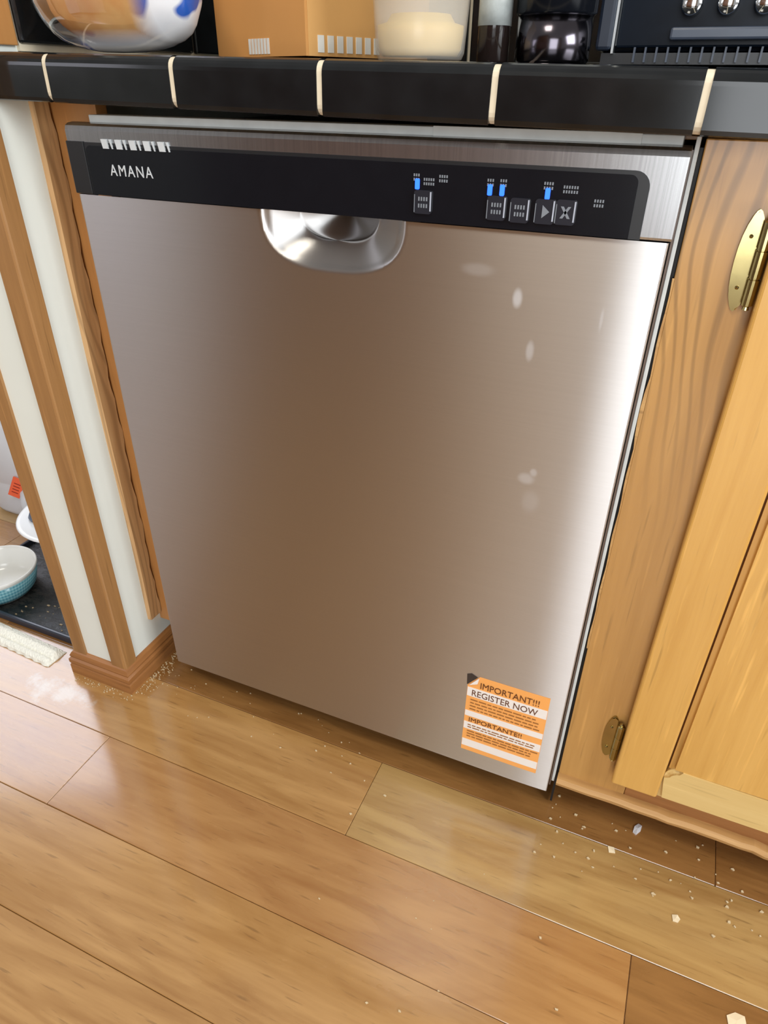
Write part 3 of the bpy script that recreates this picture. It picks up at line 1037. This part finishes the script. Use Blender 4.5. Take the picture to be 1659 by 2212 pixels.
# corrugated cardboard box, one corner towards the viewer
cxx, cyy, RZ = 0.253, 0.062, math.radians(-23)
zb = on_top(0.10)
cbx = thing('cardboard_box', (cxx, cyy, zb), 'brown cardboard box with a corner towards the front, between bread and plastic tub', 'box', rz=0)
M_CARD = plain('cardboard', lin(208, 148, 82), 0.75, noise=0.05, nscale=12)
M_CARD_LIT = plain('cardboard_side_lit', lin(216, 164, 98), 0.75, noise=0.05, nscale=12)  # same cardboard, with the face's brighter light put into the colour
M_PRINT = plain('box_print_white', lin(224, 222, 214), 0.7)
OFF[cbx] = Vector((0, 0, 0))
cbx.rotation_euler = (0, 0, RZ)
LW, LD, LH = 0.150, 0.165, 0.20
obj('front_board', B(-LW, 0, 0, 0.003, 0, LH), M_CARD, cbx, local=True)
obj('side_board', B(-0.003, 0.0002, 0.0031, LD, 0, LH), M_CARD_LIT, cbx, local=True, label='side of the box with brighter light put into its colour')
obj('back_board', B(-LW, -0.0031, LD - .003, LD, 0, LH), M_CARD, cbx, local=True)
obj('side_board', B(-LW, -LW + .003, 0.0031, LD - .0031, 0, LH), M_CARD_LIT, cbx, local=True)
obj('lid_flap', B(-LW, 0, 0, LD / 2 - .001, LH, LH + .003), M_CARD, cbx, local=True)
obj('lid_flap', B(-LW, 0, LD / 2 + .001, LD, LH, LH + .003), M_CARD, cbx, local=True)
bm = bmesh.new()
for i in range(7):
    box(bm, -0.092 + i * .0052, -0.092 + i * .0052 + .0036, -0.0006, 0.0002, 0.0022, 0.0150)
obj('printed_mark', bm, M_PRINT, cbx, local=True, label='white print along the bottom edge')
bm = bmesh.new()
for i in range(10):
    box(bm, 0.0, 0.0009, 0.014 + i * .012, 0.014 + i * .012 + .0075, 0.003, 0.0165)
obj('printed_mark', bm, M_PRINT, cbx, local=True, label='white print on the side')

# translucent tub of butter
tx, ty = 0.3615, 0.075
tz = on_top(tx - 0.02)
tb = thing('plastic_tub', (tx, ty, tz), 'translucent plastic tub with pale yellow butter inside at the front of the counter', 'tub')
t = NT('translucent_plastic')
t.set(Base_Color=(0.90, 0.86, 0.78, 1), Roughness=0.22)
tr = t.n('ShaderNodeBsdfTransparent')
tr.inputs[0].default_value = (0.96, 0.94, 0.90, 1)
mx = t.n('ShaderNodeMixShader')
mx.inputs[0].default_value = 0.28
t.l(tr.outputs[0], mx.inputs[1])
t.l(t.b.outputs[0], mx.inputs[2])
t.l(mx.outputs[0], t.t.nodes['Material Output'].inputs['Surface'])
M_TUB = t.m
prof = [(0.0, 0.0), (0.034, 0.0), (0.0375, 0.0015), (0.0395, 0.006), (0.0405, 0.02), (0.0445, 0.085), (0.047, 0.086), (0.047, 0.089), (0.0435, 0.089), (0.0393, 0.02), (0.038, 0.008), (0.035, 0.0035), (0.0, 0.003)]
obj('tub_wall', lathe(bmesh.new(), [(r, tz + z) for r, z in prof], tx, ty, 48), M_TUB, tb, smooth=True)
obj('butter', lathe(bmesh.new(), [(0, tz + .0036), (.033, tz + .0036), (.0365, tz + .009), (.0378, tz + .020), (.0378, tz + .026), (.030, tz + .028), (.026, tz + .034), (0, tz + .035)], tx, ty, 40), plain('butter', lin(246, 216, 118), 0.5, noise=0.03), tb, smooth=True)
obj('tub_lid', lathe(bmesh.new(), [(0, tz + .0895), (.047, tz + .0895), (.0485, tz + .088), (.0485, tz + .094), (.0455, tz + .0955), (0, tz + .094)], tx, ty, 48), M_TUB, tb, smooth=True)

# small bottle with a pale label
jx, jy = 0.4215, 0.10
jz = on_top(jx - .01)
jb = thing('spice_bottle', (jx, jy, jz), 'small dark bottle with a pale grey label beside the plastic tub', 'bottle')
obj('bottle_body', lathe(bmesh.new(), [(0, jz), (.0125, jz), (.0142, jz + .002), (.0142, jz + .066), (.009, jz + .076), (.008, jz + .09), (0, jz + .09)], jx, jy, 28), plain('dark_glass', lin(34, 26, 24), 0.12), jb, smooth=True)
obj('label_band', lathe(bmesh.new(), [(.01425, jz + .0275), (.0147, jz + .0275), (.0147, jz + .062), (.01425, jz + .062)], jx, jy, 28, close=True), plain('grey_label', lin(176, 182, 180), 0.4, noise=0.2, nscale=90), jb, smooth=True, label='pale grey label')
obj('bottle_cap', lathe(bmesh.new(), [(0, jz + .09), (.0098, jz + .09), (.0098, jz + .106), (0, jz + .107)], jx, jy, 24), M_BLACK, jb)

# dark steel canister with black lid
kx, ky = 0.4715, 0.115
kz = on_top(kx - .03)
kn = thing('steel_canister', (kx, ky, kz), 'dark steel canister with a black lid between bottle and oven', 'canister')
obj('canister_body', lathe(bmesh.new(), [(0, kz), (.030, kz), (.0325, kz + .003), (.0325, kz + .0345), (0, kz + .0345)], kx, ky, 48), plain('dark_polished_steel', (0.10, 0.09, 0.105), 0.16, 1.0), kn, smooth=True)
obj('canister_lid', lathe(bmesh.new(), [(0, kz + .0347), (.0318, kz + .0347), (.0345, kz + .037), (.0345, kz + .085), (.030, kz + .092), (0, kz + .093)], kx, ky, 48), M_INSET, kn, smooth=True, label='glossy black lid')

# black toaster oven
ox0, ox1, oy0, oy1 = 0.507, 0.93, 0.130, 0.42
oz = on_top(ox0)
tv = thing('toaster_oven', ((ox0 + ox1) / 2, (oy0 + oy1) / 2, on_top(ox1)), 'black toaster oven with chrome knobs at the right of the counter', 'oven')
obj('oven_body', B(ox0, ox1, oy0 + .012, oy1, oz + .010, oz + .21, bev=0.006), M_INSET, tv)
M_OVENF = plain('dark_blue_enamel', (0.004, 0.007, 0.013), 0.3, Specular_IOR_Level=0.12)
obj('oven_front', B(ox0 + .016, ox1 - .002, oy0 + .006, oy0 + .012, oz + .014, oz + .206, bev=0.002), M_OVENF, tv)
obj('side_pillar', B(ox0 - .001, ox0 + .0125, oy0 - .002, oy0 + .012, oz + .012, oz + .205, bev=0.003), plain('slate_plastic', lin(30, 38, 52), 0.4), tv)
obj('chrome_line', B(ox0 + .0128, ox0 + .0148, oy0 + .001, oy0 + .012, oz + .010, oz + .205), M_SILVER, tv)
obj('crumb_ledge', B(ox0 + .060, ox1 - .01, oy0 - .006, oy0 + .006, oz + .019, oz + .028, bev=0.002), plain('grey_ledge', lin(62, 70, 84), 0.35), tv)
for i in range(3):
    kxx = ox0 + .073 + i * .0275
    b2 = bmesh.new()
    lathe(b2, [(0, 0), (.0082, 0), (.0082, .014), (.0070, .016), (0, .0165)], 0, 0, 24)
    for v in b2.verts:
        v.co = Vector((kxx + v.co.x, oy0 + .0058 - v.co.z, oz + .0435 + v.co.y))
    obj('knob', b2, plain('chrome', lin(236, 238, 240), 0.1, 1.0) if i == 0 else bpy.data.materials['chrome'], tv, smooth=True)
for i in range(14):
    xx = ox0 + .032 + i * .0092
    obj('vent_rib', B(xx, xx + .0016, oy0 + .002, oy0 + .0058, oz + .0035, oz + .0145), bpy.data.materials['grey_ledge'], tv)
obj('base_panel', B(ox0 + .004, ox1 - .004, oy0 + .0075, oy1 - .01, oz + .002, oz + .0105), M_BLACK, tv)
for fx in (ox0 + .02, ox1 - .03):
    for fy in (oy0 + .03, oy1 - .03):
        obj('foot', lathe(bmesh.new(), [(0, zt(fx) + .0006), (.008, zt(fx) + .0006), (.009, oz + .0025), (0, oz + .0025)], fx, fy, 14), M_RUBBER, tv)

# ------------------------------------------------------------------ pet corner beyond the wall end
t = NT('wet_black_plastic')
nz = t.n('ShaderNodeTexNoise', i_Scale=42.0, i_Detail=6.0, i_Roughness=0.7)
t.l(t.coords((1, 2.2, 1)), nz.inputs['Vector'])
t.l(t.ramp(nz.outputs['Fac'], [(0.4, lin(18, 19, 20)), (0.72, lin(52, 50, 46))]), t.b.inputs['Base Color'])
t.l(t.ramp(nz.outputs['Fac'], [(0.4, (0.08,) * 3), (0.6, (0.45,) * 3)]), t.b.inputs['Roughness'])
t.bump(nz.outputs['Fac'], 0.8, 0.003)
M_WET = t.m
TX0, TX1, TY0, TY1 = -0.552, -0.192, -0.006, 0.34
tr_ = thing('feeding_tray', ((TX0 + TX1) / 2, (TY0 + TY1) / 2, 0), 'wet black plastic tray on the floor under the pet bowl', 'tray')
obj('tray_base', B(TX0 + .006, TX1 - .006, TY0 + .006, TY1 - .006, 0.0005, 0.0035), M_WET, tr_)
M_RIMT = plain('tray_rim', lin(44, 48, 60), 0.3)
bm = bmesh.new()
box(bm, TX0, TX1, TY0, TY0 + .007, 0.0004, 0.0145, bev=0.002)
box(bm, TX0, TX1, TY1 - .007, TY1, 0.0004, 0.0145, bev=0.002)
box(bm, TX0, TX0 + .007, TY0 + .007, TY1 - .007, 0.0004, 0.0145, bev=0.002)
box(bm, TX1 - .007, TX1, TY0 + .007, TY1 - .007, 0.0004, 0.0145, bev=0.002)
obj('tray_rim', bm, M_RIMT, tr_)
bm = bmesh.new()
for i in range(46):
    x, y = random.uniform(TX0 + .10, TX1 - .02), random.uniform(TY0 + .015, 0.10)
    if (x + .476) ** 2 + (y - .058) ** 2 < 0.086 ** 2: continue
    s = random.uniform(.0008, .0026)
    box(bm, x, x + s * random.uniform(.8, 2.4), y, y + s, .0034, .0034 + s * .6)
tag(obj('tray_crumbs', bm, plain('tan_crumb', lin(176, 156, 124), 0.8), tr_), kind='stuff')

# pet bowl
pbx, pby, pz = -0.476, 0.058, 0.0041
pb = thing('pet_bowl', (pbx, pby, pz), 'white ceramic pet bowl with blue checked outside on the black tray', 'bowl')
t = NT('white_ceramic')
t.set(Base_Color=lin(232, 232, 228), Roughness=0.15)
M_CER = t.m
prof = [(r * 0.86, z * 0.94) for r, z in [(0, .004), (.054, .004), (.066, .008), (.0725, .02), (.0795, .050), (.0815, .0555), (.0835, .0565), (.0855, .0555), (.0855, .051), (.0835, .047), (.0735, .012), (.0665, .002), (.0635, 0.0), (.0, .0)]]
obj('bowl_body', lathe(bmesh.new(), [(r, pz + z) for r, z in prof], pbx, pby, 64), M_CER, pb, smooth=True)
t = NT('blue_check_glaze')
g = t.n('ShaderNodeTexCoord')
se = t.n('ShaderNodeSeparateXYZ')
t.l(g.outputs['Object'], se.inputs[0])
at = t.n('ShaderNodeMath', operation='ARCTAN2')
t.l(se.outputs[1], at.inputs[0])
t.l(se.outputs[0], at.inputs[1])
def stripes(sock, freq):
    a = t.n('ShaderNodeMath', operation='MULTIPLY', i_1=freq)
    t.l(sock, a.inputs[0])
    b = t.n('ShaderNodeMath', operation='SINE')
    t.l(a.outputs[0], b.inputs[0])
    c = t.n('ShaderNodeMath', operation='MULTIPLY_ADD', i_1=0.5, i_2=0.5)
    t.l(b.outputs[0], c.inputs[0])
    return c.outputs[0]
s1, s2_ = stripes(at.outputs[0], 76.0), stripes(se.outputs[2], 820.0)
c1 = t.mix(t.ramp(s1, [(0.3, (0, 0, 0)), (0.7, (1, 1, 1))]), lin(118, 172, 184), lin(66, 128, 146))
c2 = t.mix(t.ramp(s2_, [(0.3, (0, 0, 0)), (0.7, (1, 1, 1))]), lin(150, 196, 204), lin(84, 146, 162))
t.l(t.mix(0.5, c1, c2), t.b.inputs['Base Color'])
t.set(Roughness=0.18)
obj('checked_glaze', lathe(bmesh.new(), [(r * .86, pz + z * .94) for r, z in [(.0662, .003), (.0674, .003), (.0743, .0118), (.0843, .0466), (.0832, .0466), (.0730, .012)]], pbx, pby, 64, close=True), t.m, pb, smooth=True, label='blue checked band round the outside')
bm = bmesh.new()
for k, ch in enumerate('NE'):
    pass
lt = text_bm('NE', 0.026, 0, 0, 0, 0.0002)
for v in lt.verts:   # lay the letters on the bowl's floor, reading outwards
    q = Vector((v.co.x, v.co.z))
    ca, sa = math.cos(math.radians(62)), math.sin(math.radians(62))
    v.co = Vector((pbx + .012 + q.x * ca - q.y * sa, pby - .040 + q.x * sa + q.y * ca, pz + .0046 + v.co.y * 0.5))
obj('lettering', lt, plain('blue_black_glaze', lin(40, 46, 70), 0.3), pb)
bm = B(-.010, .014, -.0042, .0042, 0, .0004)
bmesh.ops.rotate(bm, cent=(0, 0, 0), matrix=Matrix.Rotation(math.radians(48), 3, 'Z'), verts=bm.verts)
bmesh.ops.translate(bm, vec=(pbx + .044, pby - .004, pz + .0043), verts=bm.verts)
obj('painted_stripe', bm, plain('red_glaze', lin(206, 70, 84), 0.3), pb, label='red painted stripe in the bowl')
bm = lathe(bmesh.new(), [(0, pz + .0048), (.005, pz + .0046), (.0055, pz + .0041), (0, pz + .0041)], pbx + .034, pby - .016, 16)
obj('painted_dot', bm, plain('yellow_glaze', lin(232, 206, 84), 0.3), pb, label='yellow painted dot in the bowl')

# white pet fountain
fx, fy = -0.407, 0.214
pf = thing('pet_fountain', (fx, fy, 0.004), 'white round pet water fountain with a wide dish behind the bowl', 'fountain')
t = NT('clear_tank_plastic')
t.set(Base_Color=(0.80, 0.83, 0.86, 1), Roughness=0.15, Transmission_Weight=0.6, IOR=1.25)
obj('water_tank', lathe(bmesh.new(), [(0, .0042), (.066, .0042), (.072, .008), (.078, .088), (.075, .088), (.069, .010), (0, .008)], fx, fy, 48), t.m, pf, smooth=True, label='cloudy clear water tank')
t = NT('white_dish_plastic')
t.set(Base_Color=lin(244, 246, 248), Roughness=0.25)
obj('dish', lathe(bmesh.new(), [(0, .104), (.030, .104), (.034, .1015), (.070, .101), (.104, .112), (.110, .1125), (.1125, .110), (.110, .1065), (.080, .093), (.074, .0885), (0, .0885)], fx, fy, 56), t.m, pf, smooth=True)
obj('spout', lathe(bmesh.new(), [(.0, .1042), (.016, .1042), (.018, .112), (.012, .124), (0, .126)], fx - .058, fy - .044, 24), plain('slate_spout', lin(84, 96, 116), 0.3), pf, smooth=True, label='dark grey spout')

# plastic gallon jug lying behind the tray
M_JUG = NT('milky_plastic')
M_JUG.set(Base_Color=(0.86, 0.88, 0.93, 1), Roughness=0.3, Transmission_Weight=0.35, IOR=1.2, Subsurface_Weight=0.0)
jg = thing('plastic_jug', (-0.682, 0.338, 0), 'milky translucent plastic jug with orange sticker behind the white fountain', 'jug')


def superring(bm, c, rx, rz, y, p=3.0, n=32):
    out_ = []
    for k in range(n):
        a = 2 * math.pi * k / n
        ca, sa = math.cos(a), math.sin(a)
        out_.append(bm.verts.new((c[0] + rx * math.copysign(abs(ca) ** (2 / p), ca), c[1] + rz * math.copysign(abs(sa) ** (2 / p), sa), y)))
    return out_


bm = bmesh.new()
jc = (-0.682, 0.338)
rings = [superring(bm, jc, r, r, z) for r, z in ((.060, .001), (.070, .004), (.0745, .014), (.0745, .080), (.073, .084), (.073, .088), (.0745, .092), (.0745, .135), (.071, .160), (.058, .190), (.036, .214), (.021, .226), (.019, .232), (.019, .246))]
for a, b in zip(rings[:-1], rings[1:]):
    for k in range(32):
        bm.faces.new((a[k], a[(k + 1) % 32], b[(k + 1) % 32], b[k]))
bm.faces.new(rings[0][::-1])
bm.faces.new(rings[-1])
obj('jug_body', bm, M_JUG.m, jg, smooth=True)
hd = Vector((0.66, -0.75, 0)).normalized()
hb = Vector((jc[0], jc[1], 0))
pts = [hb + hd * d + Vector((0, 0, z)) for d, z in ((.066, .075), (.088, .066), (.104, .048), (.108, .032), (.100, .019), (.084, .014), (.066, .014))]
obj('jug_handle', tube(bmesh.new(), pts, 0.0125, 14), M_JUG.m, jg, smooth=True)
obj('jug_cap', lathe(bmesh.new(), [(0, .246), (.0215, .246), (.0215, .260), (.020, .262), (0, .262)], jc[0], jc[1], 28), plain('blue_cap', lin(70, 110, 190), 0.4), jg)
bm = B(-.0125, .0125, -.0004, .0004, -.026, .026)
bmesh.ops.rotate(bm, cent=(0, 0, 0), matrix=Matrix.Rotation(math.radians(28), 3, 'Y'), verts=bm.verts)
bmesh.ops.rotate(bm, cent=(0, 0, 0), matrix=Matrix.Rotation(math.radians(24), 3, 'Z'), verts=bm.verts)
bmesh.ops.translate(bm, vec=(jc[0] + .046, jc[1] - .0746, .086), verts=bm.verts)
so = obj('orange_sticker', bm, plain('fluorescent_orange', lin(255, 112, 74), 0.5, noise=0.02), jg, label='fluorescent orange sticker')
bm = bmesh.new()
for r in range(4):
    b2 = box(bm, -.007, .007, -.0008, -.0005, -.015 + r * .008, -.013 + r * .008)
bmesh.ops.rotate(bm, cent=(0, 0, 0), matrix=Matrix.Rotation(math.radians(28), 3, 'Y'), verts=bm.verts)
bmesh.ops.rotate(bm, cent=(0, 0, 0), matrix=Matrix.Rotation(math.radians(24), 3, 'Z'), verts=bm.verts)
bmesh.ops.translate(bm, vec=(jc[0] + .046, jc[1] - .0746, .086), verts=bm.verts)
obj('sticker_print', bm, plain('dark_red_ink', lin(150, 40, 30), 0.6), so)

# folded white towel in front of the tray
A, Bp = Vector((-0.50, -0.030, 0)), Vector((-0.232, -0.045, 0))
ax = (Bp - A).normalized()
nx = Vector((ax.y, -ax.x, 0))
bm = bmesh.new()
NU, NV = 120, 20
Lt = (Bp - A).length
top = []
for i in range(NU + 1):
    row = []
    for j in range(NV + 1):
        u, v = i / NU, j / NV
        wv = (v - 0.5) * 0.040
        edge = min(1, math.sqrt(max(0, 1 - abs(2 * v - 1) ** 4)))
        h = 0.0095 * edge + 0.003 * math.exp(-((v - 0.35) / 0.12) ** 2) - 0.0030 * math.exp(-((v - 0.66) / 0.05) ** 2)
        h *= min(1, (1 - u) * 26 + 0.25)
        h += random.uniform(-.0007, .0007) if 0 < j < NV else 0
        side = 0.0010 * math.sin(u * 80) if j in (0, NV) else 0
        row.append(bm.verts.new(A + ax * (u * Lt) + nx * (wv + side) + Vector((0, 0, max(h, 0.0008)))))
    top.append(row)
bot = [[bm.verts.new((r[0].co.x, r[0].co.y, 0.0003)), bm.verts.new((r[-1].co.x, r[-1].co.y, 0.0003))] for r in top]
for i in range(NU):
    for j in range(NV):
        bm.faces.new((top[i][j], top[i + 1][j], top[i + 1][j + 1], top[i][j + 1]))
    bm.faces.new((top[i][0], bot[i][0], bot[i + 1][0], top[i + 1][0]))
    bm.faces.new((top[i][NV], top[i + 1][NV], bot[i + 1][1], bot[i][1]))
    bm.faces.new((bot[i][0], bot[i][1], bot[i + 1][1], bot[i + 1][0]))
bm.faces.new([top[NU][j] for j in range(NV + 1)] + [bot[NU][1], bot[NU][0]])
solo('folded_towel', bm, plain('terry_cloth', lin(236, 234, 222), 0.9, noise=0.08, nscale=300), (-0.42, -0.02, 0), 'folded white terry towel on the floor in front of the black tray', 'towel')

# ------------------------------------------------------------------ debris on the floor
M_CRUMB = plain('pale_crumb', lin(206, 186, 150), 0.8)


def chips(spots, seed, smin, smax):
    rnd = random.Random(seed)
    bm = bmesh.new()
    for x, y in spots(rnd):
        s = rnd.uniform(smin, smax)
        a = rnd.uniform(0, 3.14)
        vs = []
        for k in range(4):
            q = a + k * math.pi / 2 + rnd.uniform(-.4, .4)
            vs.append((x + s * math.cos(q) * rnd.uniform(.7, 1.4), y + s * math.sin(q) * rnd.uniform(.5, 1)))
        b0 = [bm.verts.new((px, py, .0002)) for px, py in vs]
        b1 = [bm.verts.new((px, py, .0002 + s * .7)) for px, py in vs]
        for k in range(4):
            bm.faces.new((b0[k], b0[(k + 1) % 4], b1[(k + 1) % 4], b1[k]))
        bm.faces.new(b1)
        bm.faces.new(b0[::-1])
    return bm


def corner_spots(r):
    for _ in range(120):
        yield -0.0585 + abs(r.gauss(0, .013)) + .002, r.uniform(-.05, .06)
    for _ in range(55):
        yield r.uniform(-.17, -.05), -.0575 - abs(r.gauss(0, .007))
    for _ in range(40):
        yield r.uniform(-.05, .35), r.uniform(-.06, .03)


def right_spots(r):
    for _ in range(60):
        yield r.uniform(.60, .95), r.uniform(-.06, .045)
    for _ in range(20):
        yield r.uniform(.3, .95), r.uniform(-.33, -.05)


solo('floor_crumbs', chips(corner_spots, 4, .0005, .0016), M_CRUMB, (-0.03, -0.02, 0), 'tan crumbs and grit swept against the baseboard corner', 'debris', kind='stuff')
solo('floor_grit', chips(right_spots, 9, .0008, .0024), M_CRUMB, (0.75, -0.02, 0), 'scattered pale crumbs on the floor below the base cabinet', 'debris', kind='stuff')


def scrap(name, x, y, pts, mat, label, cat, h=0.0012, rz=0.0):
    bm = bmesh.new()
    ca, sa = math.cos(rz), math.sin(rz)
    P = [(x + px * ca - py * sa, y + px * sa + py * ca) for px, py in pts]
    c = bm.verts.new((x, y, h * 1.5))
    lo = [bm.verts.new((px, py, .0002)) for px, py in P]
    hi = [bm.verts.new((px, py, .0002 + h * (0.5 + 0.8 * (k % 2)))) for k, (px, py) in enumerate(P)]
    n_ = len(P)
    for k in range(n_):
        bm.faces.new((lo[k], lo[(k + 1) % n_], hi[(k + 1) % n_], hi[k]))
        bm.faces.new((hi[k], hi[(k + 1) % n_], c))
    bm.faces.new(lo[::-1])
    solo(name, bm, mat, (x, y, 0.0002), label, cat)


M_PAPER = plain('paper_scrap', lin(232, 214, 180), 0.6)
scrap('foil_scrap', 0.731, 0.030, [(-.003, -.008), (.002, -.009), (.0045, 0), (.003, .008), (-.002, .009), (-.0045, .001)], plain('foil', lin(236, 236, 240), 0.3, 0.3), 'tiny shiny foil scrap on the floor below the cabinet', 'scrap', .0016, -.3)
scrap('paper_scrap', 0.702, -0.014, [(-.004, -.004), (.004, -.005), (.005, .003), (-.003, .005)], M_PAPER, 'small square pale scrap on the floor left of the foil scrap', 'scrap', .0008, .4)
scrap('cereal_flake', 0.786, -0.073, [(-.005, -.002), (0, -.005), (.005, -.002), (.004, .003), (-.002, .005)], M_PAPER, 'cream coloured flake on the floor plank at the right', 'scrap', .0014, .6)
scrap('torn_paper', 0.853, -0.160, [(-.012, -.007), (-.002, -.004), (.008, -.008), (.011, .003), (.003, .008), (-.008, .006)], M_PAPER, 'torn pale paper bit on the floor at the bottom right corner', 'scrap', .0009, .5)
bpy.context.view_layer.update()
